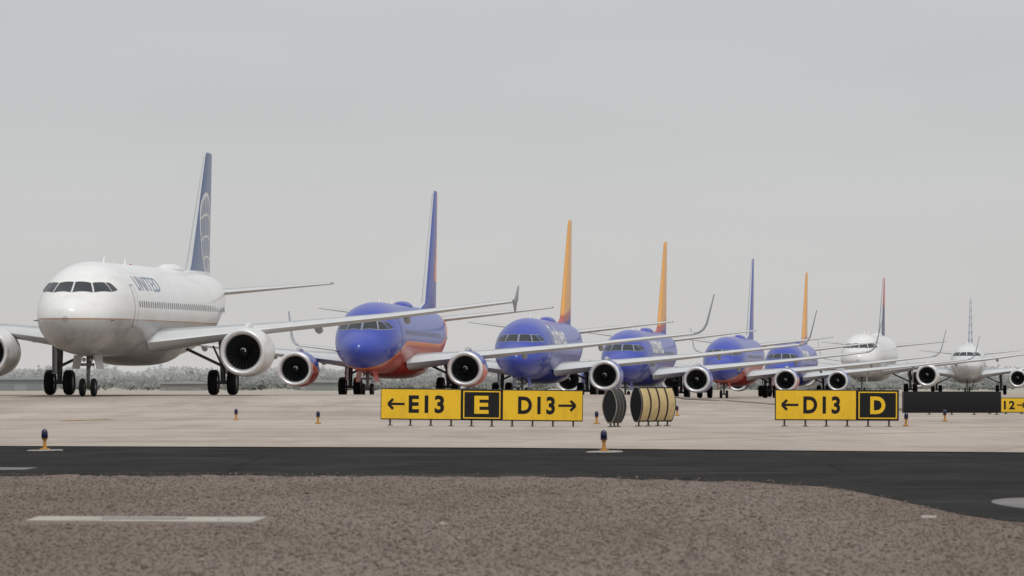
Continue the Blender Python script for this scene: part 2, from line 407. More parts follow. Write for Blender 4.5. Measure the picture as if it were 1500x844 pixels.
        for k in range(nb):
            a0=2*math.pi*k/nb; vs=[];
            for i in range(6):
                r=lerp(.22,ri-.03,i/5); tw=lerp(.25,1.05,i/5); hc=.11+.03*i/5
                for s in(-1,1):
                    ang=a0+s*hc*math.sin(tw)/r*.62; vs.append((r*math.cos(ang),.75-s*hc*math.cos(tw)*.9,r*math.sin(ang)))
            mb.add(vs,[(2*i,2*i+1,2*i+3,2*i+2) for i in range(5)])
        mkobj('fan',mb,FANM,eng,recalc=False)
        mb=MB(); mb.add(*revolve([(.35,.005),(.4,.06),(.55,.15),(.72,.235),(.85,.25)],24,cap0=True),0)
        vs=[]
        for i in range(9):
            a=i/8*2.6; r=.06+.13*i/8; yy=lerp(.385,.63,i/8)
            for s in(0,.055*math.sin(math.pi*(i+.6)/9.2)): vs.append(((r+s)*math.cos(a),yy-.02,(r+s)*math.sin(a)))
        mb.add(vs,[(2*i,2*i+1,2*i+3,2*i+2) for i in range(8)],1)
        mkobj('spinner',mb,[SPIN,WHITEM],eng,recalc=False)
        mb=MB(); mb.add(*revolve([(2.9,ro-.4),(3.7,ro-.47),(4.5,.42),(4.5,.36),(4.4,.3),(5.1,.05)],32,cap0=True,cap1=True)); mkobj('exhaust_nozzle',mb,EXH,eng)
        for i in range(len(W)-1):
            if W[i][0]<=ex<=W[i+1][0]:
                t=(ex-W[i][0])/(W[i+1][0]-W[i][0]); wy,wz_,wc=[lerp(W[i][k],W[i+1][k],t) for k in(1,2,3)]
        zt=ez+ro
        pl=[(ey+.9,zt-.12,zt+.02,.04),(ey+1.6,zt-.15,zt+.22,.16),(wy-.1,zt-.3,wz_+.16,.2),(wy+1.2,zt-.5,wz_+.0,.2),(wy+wc*.75,wz_-.35,wz_-.05,.1)]
        rings=[[(sx*ex-w_,yy,za),(sx*ex+w_,yy,za),(sx*ex+w_,yy,lerp(za,zb_,.8)),(sx*ex+w_*.4,yy,zb_),(sx*ex-w_*.4,yy,zb_),(sx*ex-w_,yy,lerp(za,zb_,.8))] for yy,za,zb_,w_ in pl]
        mb=MB(); mb.add(*loftrings(rings)); mkobj('engine_pylon',mb,CP if cowl=='white' else WINGREY,root,angle=40)
        mb=MB(); v,f,mi=lift([(x,y,z,c,.09,(0,1)) for x,y,z,c in T['tp']],sx); mb.add(v,f,mi); mkobj('tailplane',mb,[WINGREY,SLAT],root,angle=50)
        mx,my,mr=T['mg']
        mb=MB(); mb.add(*tube((sx*mx,my,mr),(sx*(mx-.05),my-.1,2.5),.11,.16)); mb.add(*tube((sx*(mx-.62),my,mr),(sx*(mx+.62),my,mr),.09))
        mb.add(*tube((sx*mx,my,1.3),(sx*(mx-1.7),my,2.1),.07)); mb.add(*tube((sx*mx,my+.1,1.1),(sx*mx,my+.25,.75),.04)); mb.add(*tube((sx*mx,my-.1,1.25),(sx*(mx-.2),my-1.5,2.2),.05))
        gear=mkobj('main_landing_gear',mb,STRUT,root,angle=40)
        mb=MB(); x0=sx*(mx+.22); mb.add(*box(x0-.02,x0+.02,my-.55,my+.5,.95,2.4)); mkobj('gear_door',mb,LV if isblue else WINGREY,gear,smooth=False)
        for wx in(-.44,.44): wheel(gear,sx*mx+wx,my,mr,.42)
    ny,nr=T['ng']; zt=sec(ny)[0]-sec(ny)[1]+.2
    mb=MB(); mb.add(*tube((0,ny,nr),(0,ny+.1,zt),.07,.1)); mb.add(*tube((-.28,ny,nr),(.28,ny,nr),.06)); mb.add(*tube((0,ny,1.0),(0,ny+1.2,zt),.05))
    mb.add(*tube((0,ny-.12,nr+.35),(0,ny-.3,nr+.6),.03)); mb.add(*box(-.3,.3,ny-.16,ny-.1,zt-.62,zt-.5))
    gear=mkobj('nose_landing_gear',mb,STRUT,root,angle=40)
    for s in(-1,1):
        mb=MB(); rings=[[(s*.42,ny-.9,zt-.15),(s*.42,ny+.9,zt-.15),(s*.52,ny+.8,zt-.75),(s*.52,ny-.8,zt-.75)],[(s*.45,ny-.9,zt-.15),(s*.45,ny+.9,zt-.15),(s*.55,ny+.8,zt-.75),(s*.55,ny-.8,zt-.75)]]
        mb.add(*loftrings(rings)); mkobj('gear_door',mb,LV,gear,smooth=False)
        mb=MB(); mb.add(*revolve([(ny-.2,.07),(ny-.12,.09),(ny-.05,.05)],12,True,True)); mkobj('taxi_light',mb,LIPM,gear,loc=(s*.16,0,zt-.35))
        wheel(gear,s*.25,ny,nr,.2)
    mb=MB(); rings=[]
    for z,y,c,t in T['fin']:
        rings.append([(w_*c,y+u*c,z) for u,w_ in [(u,(w_-.02*math.sin(math.pi*u))) for u,w_ in airfoil(t)]])
    v,f=loftrings(rings); n=len(rings[0]); mi=[(1 if len(q)==4 and all(8<=i%n<=10 for i in q) else 0) for q in f]
    mb.add(v,f,mi); finob=mkobj('tail_fin',mb,[FP,SLAT if fin!='yellow' else FP],root,angle=60)
    for ya,h in((8.5,.3),(13.5,.32)):
        zc,rz,rx=sec(ya)
        mb=MB(); v,f=loftrings([[(-.03,ya,zc+rz-.03),(.03,ya,zc+rz-.03),(.03,ya+.4,zc+rz-.03),(-.03,ya+.4,zc+rz-.03)],[(-.01,ya+.25,zc+rz+h),(.01,ya+.25,zc+rz+h),(.01,ya+.42,zc+rz+h),(-.01,ya+.42,zc+rz+h)]]); mb.add(v,f); mkobj('blade_antenna',mb,WHITEM,root,smooth=False)
    zc,rz,rx=sec(17.)
    rings=[]
    for i in range(11):
        t=i/10; yy=lerp(23,27,t) if T is A else lerp(16.2,19.4,t); h=.02+.24*math.sin(math.pi*t)**.5; ww=.05+.55*math.sin(math.pi*t)**.5
        rings.append([(ww*math.cos(a),yy,zc+rz-.1+(h+.1)*math.sin(a)) for a in [math.pi*j/12 for j in range(13)]])
    mb=MB(); mb.add(*loftrings(rings)); mkobj('antenna_dome',mb,LV,root)
    mb=MB(); mb.add(*revolve([(zc+rz-.02,.05),(zc+rz+.03,.05),(zc+rz+.06,.02)],12,True,True,axis='z')); mkobj('beacon_light',mb,RED,root,loc=(0,15.,0))
    if word:
        txt,ya,yb,zc_,hh,mat,sh,bo=word
        V,Fc,(x0,x1,yy0,yy1)=textmesh(txt,1.,bo,1.08,sh)
        for sx in (1,-1):
            vs=[]
            for (a,b_) in V:
                u=(a-x0)/(x1-x0); v_=(b_-yy0)/(yy1-yy0)
                yl=lerp(ya,yb,u) if sx>0 else lerp(yb,ya,u)
                zc,rz,rx=sec(yl); th=math.asin((zc_-zc)/rz)+(v_-.5)*hh/rz
                vs.append((sx*(rx+.012)*math.cos(th),yl,zc+(rz+.012)*math.sin(th)))
            mb=MB(); mb.add(vs,Fc); mkobj('lettering',mb,mat,root,smooth=False,recalc=False)
    return root
def wheel(par,x,y,r,w):
    h=w/2
    mb=MB(); mb.add(*revolve([(-h*.8,r*.52),(-h,r*.62),(-h,r*.86),(-h*.72,r*.97),(-h*.3,r),(h*.3,r),(h*.72,r*.97),(h,r*.86),(h,r*.62),(h*.8,r*.52)],28,axis='x')); mkobj('tyre',mb,TYRE,par,loc=(x,y,r))
    mb=MB(); mb.add(*revolve([(-h*.8,r*.53),(-h*.5,r*.45),(-h*.45,r*.2),(-h*.75,r*.15),(h*.75,r*.15),(h*.45,r*.2),(h*.5,r*.45),(h*.8,r*.53)],20,True,True,axis='x')); mkobj('rim',mb,RIM,par,loc=(x,y,r))
LBL=paint('letter_slate',(.22,.27,.40),.4)
UW=('UNITED',7.3,12.9,4.95,.76,LBL,0,.0)
SWW=('Southwest',6.2,13.6,4.2,1.5,WHITEM,0,.025)
def place(T,ftpx,Dft,yaw_slope,Lft,sc=1.):
    th=math.atan(yaw_slope); return (WX(ftpx,Dft)-Lft*sc*math.sin(th),Dft-Lft*sc*math.cos(th)),th
n1=(-18.93,225.6); build_plane(A,'airliner','white airliner with blue globe tail, first in the taxiway queue',n1,math.radians(6.5),'white_gold','globe','white',word=UW,winglet='fence')
n,th=place(B,637,323,.120,32.); build_plane(B,'airliner','blue and red airliner with orange stripe and blue fin',n,th,'blue_red','canyon','blue_red',winglet='blended')
n,th=place(B,835,371,.122,32.); build_plane(B,'airliner','blue airliner with white lettering and orange-yellow fin',n,th,'blue','yellow','blue',word=SWW,winglet='blended')
n,th=place(B,975,423,.137,32.); build_plane(B,'airliner','blue airliner with white lettering and orange-yellow fin',n,th,'blue','yellow','blue',word=SWW,winglet='blended')
n,th=place(B,1103,479,.134,32.); build_plane(B,'airliner','blue and red airliner with blue fin, farther along the queue',n,th,'blue_red','canyon','blue_red',winglet='blended',detail=False)
n,th=place(B,1182,537,.137,32.); build_plane(B,'airliner','small-looking blue airliner with orange fin behind the others',n,th,'blue','yellow','blue',word=SWW,winglet='blended',detail=False)
n,th=place(A,1295,602,.14,35.5,1.13); build_plane(A,'airliner','white airliner with navy and red fin',n,th,'white_red','navy_red','white',scale=1.13,winglet='blended',detail=False,windows=False)
n,th=place(A,1422,645,.10,35.5); build_plane(A,'airliner','silver-white airliner with striped fin at the queue end',n,th,'white_plain','stripes','grey',winglet='blended',detail=False,windows=False)
# ------------------------------------------------ signs
m,nt,b=newmat('sign_yellow'); o,x,y,z=OBJ(nt)
c=MIX(nt,SM(nt,NOI(nt,MAPV(nt,o,(1,1,.35)),5,5,.65),.42,.8,0,.45),(.84,.52,.012),(.50,.30,.03)); nt.links.new(c,b.inputs['Base Color']); b.inputs['Roughness'].default_value=.5; YEL=m
SBLK=paint('sign_black',(.010,.010,.011),.55,dirt=.0,spec=.25)
m,nt,b=newmat('sign_black_weathered'); o,x,y,z=OBJ(nt)
c=MIX(nt,SM(nt,NOI(nt,o,4,5,.7),.45,.8),(.012,.012,.013),(.04,.04,.042)); nt.links.new(c,b.inputs['Base Color']); b.inputs['Roughness'].default_value=.6; b.inputs['Specular IOR Level'].default_value=.25; SBW=m
TAN=paint('sign_faded_tan',(.56,.42,.19),.5,dirt=.45,dscale=3)
RIBM=paint('sign_rib',(.22,.20,.17),.6,dirt=.4,dscale=5)
LEGM=paint('sign_leg',(.12,.11,.10),.6,dirt=.5,dscale=8)
def arrow(mb,x0,x1,zc,d,h,t,y):
    tip=x1 if d>0 else x0; tail=x0 if d>0 else x1
    mb.add([(tip-d*t*.4,y,zc-t/2),(tail,y,zc-t/2),(tail,y,zc+t/2),(tip-d*t*.4,y,zc+t/2)],[(0,1,2,3)])
    for s in(1,-1):
        ax,az=tip,zc; bx,bz=tip-d*h,zc+s*h
        nx,nz=(az-bz),(bx-ax); l=math.hypot(nx,nz); nx,nz=nx/l*t*.55,nz/l*t*.55
        yy=y-.0015*(1 if s>0 else 2)
        mb.add([(ax+nx,yy,az+nz),(bx+nx,yy,bz+nz),(bx-nx,yy,bz-nz),(ax-nx,yy,az-nz)],[(0,1,2,3)])
def glyphs(txt,x0,x1,z0,z1,y,mat,par,bold=.035):
    V,Fc,(a0,a1,b0,b1)=textmesh(txt,1.,bold,1.18)
    mb=MB(); mb.add([(lerp(x0,x1,(u-a0)/(a1-a0)),y,lerp(z0,z1,(w-b0)/(b1-b0))) for u,w in V],Fc); return mkobj('lettering',mb,mat,par,smooth=False,recalc=False)
def flat_sign(loc,rz,roll,zb,zt,modules,label,legs):
    W=sum(m['w'] for m in modules)
    root=empty('taxiway_sign',loc,(0,roll,rz),label,'airport sign','taxiway signs')
    x=-W/2; d=.13
    mb=MB(); v,f=box(-W/2,W/2,-d,d,zb,zt); mb.add(v,f)
    hs=mkobj('housing',mb,SBLK,root,smooth=False); bv=hs.modifiers.new('b','BEVEL'); bv.width=.02; bv.segments=2
    for md in modules:
        w=md['w']; g=.018
        face=YEL if md['c']=='y' else SBLK
        mb=MB(); v,f=box(x+g,x+w-g,-d-.008,-d+.03,zb+g*1.6,zt-g*1.6); mb.add(v,f)
        pn=mkobj('sign_panel',mb,face,root,smooth=False)
        if md['c']=='k':
            e=.03; a=.05; mb=MB(); y_=-d-.012
            X0,X1,Z0,Z1=x+a,x+w-a,zb+a,zt-a
            for (p,q,r,s) in((X0,X1,Z0,Z0+e),(X0,X1,Z1-e,Z1),(X0,X0+e,Z0+e,Z1-e),(X1-e,X1,Z0+e,Z1-e)): mb.add([(p,y_,r),(q,y_,r),(q,y_,s),(p,y_,s)],[(0,1,2,3)])
            mkobj('border',mb,YEL,pn,smooth=False)
        zc=(zb+zt)/2; lh=(zt-zb)*.285
        for t in md['t']:
            if t[0]=='a':
                mb=MB(); arrow(mb,x+t[1],x+t[2],zc,t[3],.13*md.get('s',1),.062*md.get('s',1),-d-.012); mkobj('arrow',mb,SBLK,pn,smooth=False,recalc=False)
            else: glyphs(t[1],x+t[2],x+t[3],zc-lh,zc+lh,-d-.012,YEL if md['c']=='k' else SBLK,pn)
        x+=w
    for i in range(legs):
        lx=lerp(-W/2+.25,W/2-.25,i/(legs-1)) if legs>1 else 0
        mb=MB(); mb.add(*tube((lx,0,.015),(lx,0,zb+.01),.025,.025,10))
        v,f=box(lx-.07,lx+.07,-.08,.08,0,.02); mb.add(v,f); mkobj('leg',mb,LEGM,root,smooth=True,angle=40)
    return root
P=F/140.
def gz(X,Y,o=.024): return raise_z(X,Y)+o
w1=118/P; w2=60/P
k=1/P
flat_sign((WX(705.5,140),140,0.024),0,math.radians(.62),.16,.985,[
 {'w':w1,'c':'y','t':[('a',11*k,35*k,-1),('t','E13',41*k,93*k)]},
 {'w':w2,'c':'k','t':[('t','E',19*k,40*k)]},
 {'w':w1,'c':'y','t':[('t','D13',23*k,77*k),('a',82*k,107*k,1)]}],
 'long yellow and black taxiway sign reading E13, E and D13',10)
flat_sign((WX(1225.5,140),140,0.024),0,math.radians(.3),.16,.97,[
 {'w':119/P,'c':'y','t':[('a',10*k,34*k,-1),('t','D13',41*k,95*k)]},
 {'w':62/P,'c':'k','t':[('t','D',20*k,42*k)]}],
 'yellow and black taxiway sign reading D13 and D',6)
k2=203/F
flat_sign((WX(1473,203),203,gz(18.8,203)),0,0,.05,.62,[
 {'w':66*k2,'c':'y','s':.72,'t':[('t','D12',13*k2,46*k2),('a',49*k2,61*k2,1)]}],
 'small yellow taxiway sign, partly hidden, ending in 12 and arrow',3)
def lens_sign(loc,rz,L,zb,zt,panelmat,label,n,bd=.15,legs=4,rib=None,gap=.03):
    root=empty('taxiway_sign',loc,(0,0,rz),label,'airport sign','taxiway signs')
    def prof(off=0.,t0=0,t1=1,N=14):
        return [(.05+off+bd*math.sin(math.pi*lerp(t0,t1,i/N))**.8,lerp(zb,zt,lerp(t0,t1,i/N))) for i in range(N+1)]
    p=prof(); ring=[(-a,z) for a,z in p]+[(a,z) for a,z in reversed(p)]
    mb=MB(); mb.add(*loftrings([[(x,a,z) for a,z in ring] for x in(-L/2,L/2)])); mkobj('housing',mb,SBLK,root,angle=35)
    for xe,s in((-L/2,-1),(L/2,1)):
        mb=MB(); 
        r1=[(xe+s*.012,a*1.0,z) for a,z in ring]; zc=(zb+zt)/2; r2=[(xe+s*.012,a*.88,zc+(z-zc)*.95) for a,z in ring]
        r0=[(xe-s*.01,a*1.03,zc+(z-zc)*1.02) for a,z in ring]
        mb.add(*loftrings([r0,r1,r2],True,False,False)); mkobj('end_cap_rim',mb,rib or LEGM,root,smooth=False)
    w=L/n
    for i in range(n):
        for s in(-1,1):
            x0=-L/2+i*w+gap; x1=x0+w-2*gap; pp=prof(.006,.04,.96)
            mb=MB(); v=[]; 
            for x in(x0,x1): v+=[(x,s*a,z) for a,z in pp]
            m_=len(pp); mb.add(v,[(j,j+1,m_+j+1,m_+j) for j in range(m_-1)]); mkobj('sign_panel',mb,panelmat,root)
        if rib and i:
            xr=-L/2+i*w; pp=prof(.012); rr=[(-a,z) for a,z in pp]+[(a,z) for a,z in reversed(pp)]
            mb=MB(); mb.add(*loftrings([[(xr-.012,a,z) for a,z in rr],[(xr+.012,a,z) for a,z in rr]])); mkobj('rib',mb,rib,root,smooth=False)
    for i in range(legs):
        lx=lerp(-L/2+.15,L/2-.15,i/(legs-1)); mb=MB(); mb.add(*tube((lx,0,0),(lx,0,zb+.02),.025)); v,f=box(lx-.07,lx+.07,-.07,.07,0,.02); mb.add(v,f); mkobj('leg',mb,LEGM,root,smooth=False)
lens_sign((WX(900,139),139.2,.024),math.radians(78),1.3,.1,.98,SBW,'weathered black taxiway sign with thin tan ribs seen end-on',3,.15,3,RIBM)
lens_sign((WX(957,141),141.2,.024),math.radians(62),2.0,.12,1.04,TAN,'faded tan taxiway sign with dark ribs, turned edge-on',4,.13,4,None,.05)
lens_sign((WX(1394,196),196,gz(16,196)),math.radians(5),3.65,.07,.86,SBLK,'long black rear of a taxiway sign',4,.03,5)
# ------------------------------------------------ edge lights
PADM=paint('light_pad',(.36,.33,.30),.8,dirt=.5,dscale=6)
STEM=paint('light_stem_orange',(.50,.24,.04),.5,dirt=.6,dscale=12)
m,nt,b=newmat('blue_lens'); b.inputs['Base Color'].default_value=(.006,.008,.05,1); b.inputs['Roughness'].default_value=.2; LENS=m
def edge_light(px,D,pad,h=.36):
    X=WX(px,D); r=empty('taxiway_edge_light',(X,D,gz(X,D,.026 if D>96 else .014)),(random.uniform(-.03,.03),random.uniform(-.03,.03),0),'blue taxiway edge light on an orange stem'+(' and round pad' if pad else ''),'airfield light','taxiway edge lights')
    s=h/.36
    if pad:
        mb=MB(); mb.add(*revolve([(-.01,.31),(.006,.30),(.012,.27)],28,False,True,axis='z')); mkobj('base_pad',mb,PADM,r,angle=30)
    mb=MB(); mb.add(*revolve([(0,.085*s),(.03*s,.085*s),(.04*s,.035*s),(.16*s,.026*s),(.17*s,.036*s),(.2*s,.045*s)],16,True,True,axis='z')); mkobj('stem',mb,STEM,r,angle=40)
    mb=MB(); mb.add(*revolve([(.2*s,.058*s),(.215*s,.062*s),(.22*s,.05*s)],16,True,True,axis='z')); mkobj('collar',mb,BLACKP,r,angle=40)
    mb=MB(); mb.add(*revolve([(.22*s,.05*s),(.25*s,.056*s),(.30*s,.055*s),(.335*s,.044*s),(.355*s,.022*s),(.36*s,.004*s)],16,True,True,axis='z')); mkobj('lens',mb,LENS,r,angle=60)
for px,D,pad in((66,89.5,1),(885,87.5,1),(346,165,0),(466,150,0),(874,150,0),(992,185,0),(1327,141,0),(1384,160,0)): edge_light(px,D,pad)
# ------------------------------------------------ ground
def curve(pts,x):
    if x<=pts[0][0]: return pts[0][1]
    for (a,ya),(b_,yb) in zip(pts,pts[1:]):
        if a<=x<=b_: return lerp(ya,yb,(x-a)/(b_-a))
    return pts[-1][1]
CB=[(-400,150),(-80,118),(-9.1,95.5),(0,92.8),(8.2,86),(60,76),(400,60)]
m,nt,b=newmat('gravel_dirt'); o,x,y,z=OBJ(nt)
v=nt.nodes.new('ShaderNodeTexVoronoi'); nt.links.new(o,v.inputs['Vector']); v.inputs['Scale'].default_value=60
vs=nt.nodes.new('ShaderNodeSeparateColor'); nt.links.new(v.outputs['Color'],vs.inputs[0])
fine=NOI(nt,o,90,3,.7); big=NOI(nt,MAPV(nt,o,(.5,.10,1)),.7,5,.65); mid=NOI(nt,o,2.2,4)
c=MIX(nt,SM(nt,vs.outputs[0],0,1),(.165,.128,.108),(.275,.225,.195))
c=MIX(nt,SM(nt,fine,.35,.7,.4,0),c,(.12,.095,.08))
c=MIX(nt,SM(nt,mid,.35,.7,0,.4),c,(.22,.18,.155))
c=MIX(nt,SM(nt,big,.38,.66,0,.7),c,(.150,.115,.092))
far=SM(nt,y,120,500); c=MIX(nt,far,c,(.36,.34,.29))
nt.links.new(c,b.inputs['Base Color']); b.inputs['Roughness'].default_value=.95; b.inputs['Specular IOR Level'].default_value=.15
BUMP(nt,M(nt,'ADD',M(nt,'MULTIPLY',v.outputs['Distance'],-1.),fine),.4,.012,b); GRAV=m
Ys=[-30,-10,5]+list(range(20,180,8))+list(range(180,420,4))+[440,480,540,640,800,1000,1300,1800,2500,4000,7000,12000,20000]
Xs=[-9000,-3000,-1000,-400,-150,-80,-40]+list(range(-30,42,3))+[60,100,200,500,1200,3000,9000]
mb=MB(); vv=[(X,Y,raise_z(X,Y)-.03*sst(120,180,Y)) for Y in Ys for X in Xs]; nX=len(Xs)
mb.add(vv,[(i*nX+j,i*nX+j+1,(i+1)*nX+j+1,(i+1)*nX+j) for i in range(len(Ys)-1) for j in range(nX-1)])
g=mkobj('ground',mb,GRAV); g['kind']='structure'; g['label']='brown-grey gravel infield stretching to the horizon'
m,nt,b=newmat('asphalt'); o,x,y,z=OBJ(nt)
c=MIX(nt,SM(nt,NOI(nt,MAPV(nt,o,(.5,.12,1)),1.2,5,.6),.35,.7),(.017,.017,.018),(.032,.031,.031))
c=MIX(nt,SM(nt,NOI(nt,o,45,3,.7),.35,.75,0,.5),c,(.046,.044,.043))
wv=nt.nodes.new('ShaderNodeTexVoronoi'); wv.feature='DISTANCE_TO_EDGE'; nt.links.new(MAPV(nt,o,(.18,.05,1)),wv.inputs['Vector']); wv.inputs['Scale'].default_value=1.6
c=MIX(nt,SM(nt,wv.outputs['Distance'],0,.012,.7,0),c,(.010,.010,.011))
c=MIX(nt,SM(nt,NOI(nt,MAPV(nt,o,(.2,.5,1)),1.3,4),.52,.72,0,.45),c,(.075,.065,.058))
nt.links.new(c,b.inputs['Base Color']); b.inputs['Roughness'].default_value=1.; b.inputs['Specular IOR Level'].default_value=.04
BUMP(nt,NOI(nt,o,80,3),.5,.01,b); ASP=m
GE=[(-400,100),(-60,67),(-6.25,65.2),(-3,65.),(-.41,64.6),(1.0,63.6),(1.98,61.9),(2.8,60.4),(3.3,58.6),(3.55,56),(3.66,52.5),(3.74,49),(3.84,45.6),(4.0,43.2),(4.4,41),(5.5,38.5),(8,36),(14,34),(60,30),(400,25)]
gx=[]; 
xx=-60.
while xx<60: gx.append(xx); xx+=.08 if -9<xx<9 else 3
ptsA=[(-400,100)]
rn=random.Random(3)
for xx in gx: ptsA.append((xx+rn.uniform(-.02,.02),curve(GE,xx)+(rn.uniform(-.45,.45)+.3*math.sin(xx*3.1)+.25*math.sin(xx*7.7))*(.3 if xx>3.3 else 1)))
ptsA.append((400,25))
v=[(a,b_,.006) for a,b_ in ptsA]+[(a,curve(CB,a)+1.5,.006) for a,_ in ptsA]; n=len(ptsA)
mb=MB(); mb.add(v,[(i,i+1,n+i+1,n+i) for i in range(n-1)]); a=mkobj('road',mb,ASP,smooth=False); a['kind']='structure'; a['label']='dark asphalt shoulder road with ragged gravel edge'
m,nt,b=newmat('taxiway_concrete'); o,x,y,z=OBJ(nt)
c=MIX(nt,SM(nt,NOI(nt,MAPV(nt,o,(.05,.03,1)),1.5,5,.6),.3,.7),(.395,.335,.29),(.49,.43,.38))
c=MIX(nt,SM(nt,NOI(nt,MAPV(nt,o,(.5,.06,1)),1.,5,.7),.42,.7,0,.6),c,(.29,.245,.21))
c=MIX(nt,SM(nt,NOI(nt,MAPV(nt,o,(.06,.35,1)),.8,4,.6),.45,.62,0,.35),c,(.28,.235,.20))
br=nt.nodes.new('ShaderNodeTexBrick'); nt.links.new(MAPV(nt,o,(1,1,1),.16),br.inputs['Vector']); br.inputs['Scale'].default_value=1; br.offset=0
br.inputs['Brick Width'].default_value=6.1; br.inputs['Row Height'].default_value=6.1; br.inputs['Mortar Size'].default_value=.035; br.inputs['Mortar Smooth'].default_value=.5
br.inputs['Color1'].default_value=(.80,.80,.80,1); br.inputs['Color2'].default_value=(1,1,1,1); br.inputs['Mortar'].default_value=(.5,.47,.45,1)
c=MIX(nt,.6,c,br.outputs['Color'],'MULTIPLY')
tl=M(nt,'ABSOLUTE',M(nt,'SUBTRACT',x,M(nt,'ADD',M(nt,'MULTIPLY',y,.16),-56.)))
c=MIX(nt,SM(nt,tl,0,6,.3,0),c,(.2,.17,.15))
c=MIX(nt,SM(nt,NOI(nt,o,25,3,.7),.4,.8,0,.25),c,(.25,.22,.19))
nt.links.new(c,b.inputs['Base Color']); b.inputs['Roughness'].default_value=.9; b.inputs['Specular IOR Level'].default_value=.15; CON=m
S=[0,3,8,16,26,38,52,66,80]+list(range(84,330,4))+[340,360,400,460,540,640,760]
Xc=[-400,-200,-120,-80,-60,-45]+list(range(-36,46,3))+[60,80,120,200,400]
mb=MB(); vv=[(X,curve(CB,X)+s,raise_z(X,curve(CB,X)+s)+.02) for s in S for X in Xc]; nX=len(Xc)
mb.add(vv,[(i*nX+j,i*nX+j+1,(i+1)*nX+j+1,(i+1)*nX+j) for i in range(len(S)-1) for j in range(nX-1)])
t=mkobj('taxiway',mb,CON); t['kind']='structure'; t['label']='pale pinkish concrete taxiway with slab joints'
DIRT=paint('island_dirt',(.20,.165,.14),.95,dirt=.5,dscale=.3,spec=.1)
def sheet(name,pts,zo,mat,label):
    mb=MB(); v=[]; n=14; m_=8
    (x0,x1,y0,y1)=pts
    for i in range(m_+1):
        for j in range(n+1):
            X=lerp(x0,x1,j/n)+ (random.uniform(-.1,.1)); Y=lerp(y0,y1,i/m_)+(random.uniform(-.6,.6) if i in(0,m_) and y1-y0>5 else 0); v.append((X,Y,raise_z(X,Y)+zo))
    mb.add(v,[(i*(n+1)+j,i*(n+1)+j+1,(i+1)*(n+1)+j+1,(i+1)*(n+1)+j) for i in range(m_) for j in range(n)])
    o=mkobj(name,mb,mat,smooth=False); o['kind']='structure'; o['label']=label; return o
sheet('terrain',(7.2,60,225,255),.034,DIRT,'brown dirt island between taxiways')
CONL=paint('pale_concrete',(.40,.365,.33),.9,dirt=.5,dscale=2,spec=.15)
CONG=paint('grey_concrete',(.20,.195,.19),.9,dirt=.5,dscale=2,spec=.1)
def slab(name,pts,z0,z1,label,mat=CONL):
    mb=MB(); mb.add(*loftrings([[(a,b_,z0) for a,b_ in pts],[(a,b_,z1) for a,b_ in pts]])); o=mkobj(name,mb,mat,smooth=False); o['kind']='structure'; o['label']=label
def D(py): return (F*CZ)/(py-HZ)
slab('pavement',[(WX(58,D(758)),D(758)),(WX(392,D(759)),D(759)),(WX(370,D(767)),D(767)),(WX(38,D(764)),D(764))],-.02,.012,'pale concrete slab set in gravel')
DRK=paint('slab_hatch',(.22,.20,.18),.8)
slab('pavement',[(WX(150,D(760)),D(760.2)),(WX(275,D(760)),D(760.2)),(WX(270,D(763)),D(763)),(WX(150,D(763)),D(763))],.012,.016,'darker cover in the concrete slab',DRK)
slab('pavement',[(-9.,D(685.5)),(WX(60,D(685)),D(686)),(WX(36,D(689)),D(689)),(-9,D(690))],.0,.012,'pale patch on asphalt',CONG)
pts=[(5.0+.55*math.cos(a),48.9+2.7*math.sin(a)) for a in [2*math.pi*i/28 for i in range(28)]]
slab('pavement',pts,0,.014,'round pale concrete pad on asphalt',CONG)
slab('pavement',[(WX(1349,D(757)),D(757)),(WX(1371,D(757)),D(757)),(WX(1371,D(760)),D(760)),(WX(1349,D(760)),D(760))],0,.012,'small pale patch')
YP=paint('yellow_line_paint',(.55,.34,.12),.8,dirt=.8,dscale=1.5)
def line(pts,w,label):
    mb=MB(); v=[]
    for i,(a,b_) in enumerate(pts):
        p,q=pts[max(0,i-1)],pts[min(len(pts)-1,i+1)]; dx,dy=q[0]-p[0],q[1]-p[1]; l=math.hypot(dx,dy); nx,ny=-dy/l*w/2,dx/l*w/2
        v+=[(a+nx,b_+ny,raise_z(a,b_)+.034),(a-nx,b_-ny,raise_z(a,b_)+.034)]
    mb.add(v,[(2*i,2*i+1,2*i+3,2*i+2) for i in range(len(pts)-1)]); o=mkobj('road_marking',mb,YP,smooth=False); o['kind']='structure'; o['label']=label
line([(WX(98,163),161.5),(WX(118,166),165),(WX(150,170),168.5),(WX(165,172),171)],.35,'faded yellow taxi line')
line([(-22+ (yy-200)*.16-4, yy) for yy in range(200,420,6)],.3,'yellow centreline under the queue')
line([(2.5+i*2.2,105+i*6-i*i*.12) for i in range(12)],.12,'yellow edge line')
# ------------------------------------------------ stones (stuff)
N=80000
Y=np.random.uniform(29,66,N)
X=np.random.uniform(-1,1,N)*(Y*.1+1.0)
ok=np.array([curve(GE,a)-.4>b_ for a,b_ in zip(X,Y)]); sl=(X<WX(392,43)+.02)&(X>WX(38,43)-.05)&(Y>D(768)-.1)&(Y<D(758)+.1); ok&=~(sl&(np.random.rand(N)>.06))
Xe=np.random.uniform(-7,8,1500); Ye=np.array([curve(GE,a) for a in Xe])+np.abs(np.random.normal(0,.8,1500))
X=np.concatenate([X[ok],Xe]);Y=np.concatenate([Y[ok],Ye]); N=len(X)
s=np.random.gamma(2.2,.0023,N)+.0025
s[::900]*=2.4
base=np.array([(1,0,0),(-1,0,0),(0,1,0),(0,-1,0),(0,0,.8),(0,0,-.5)])
V=base[None]*np.random.uniform(.6,1.3,(N,6,3))
th=np.random.uniform(0,6.28,N); c_,s_=np.cos(th)[:,None],np.sin(th)[:,None]
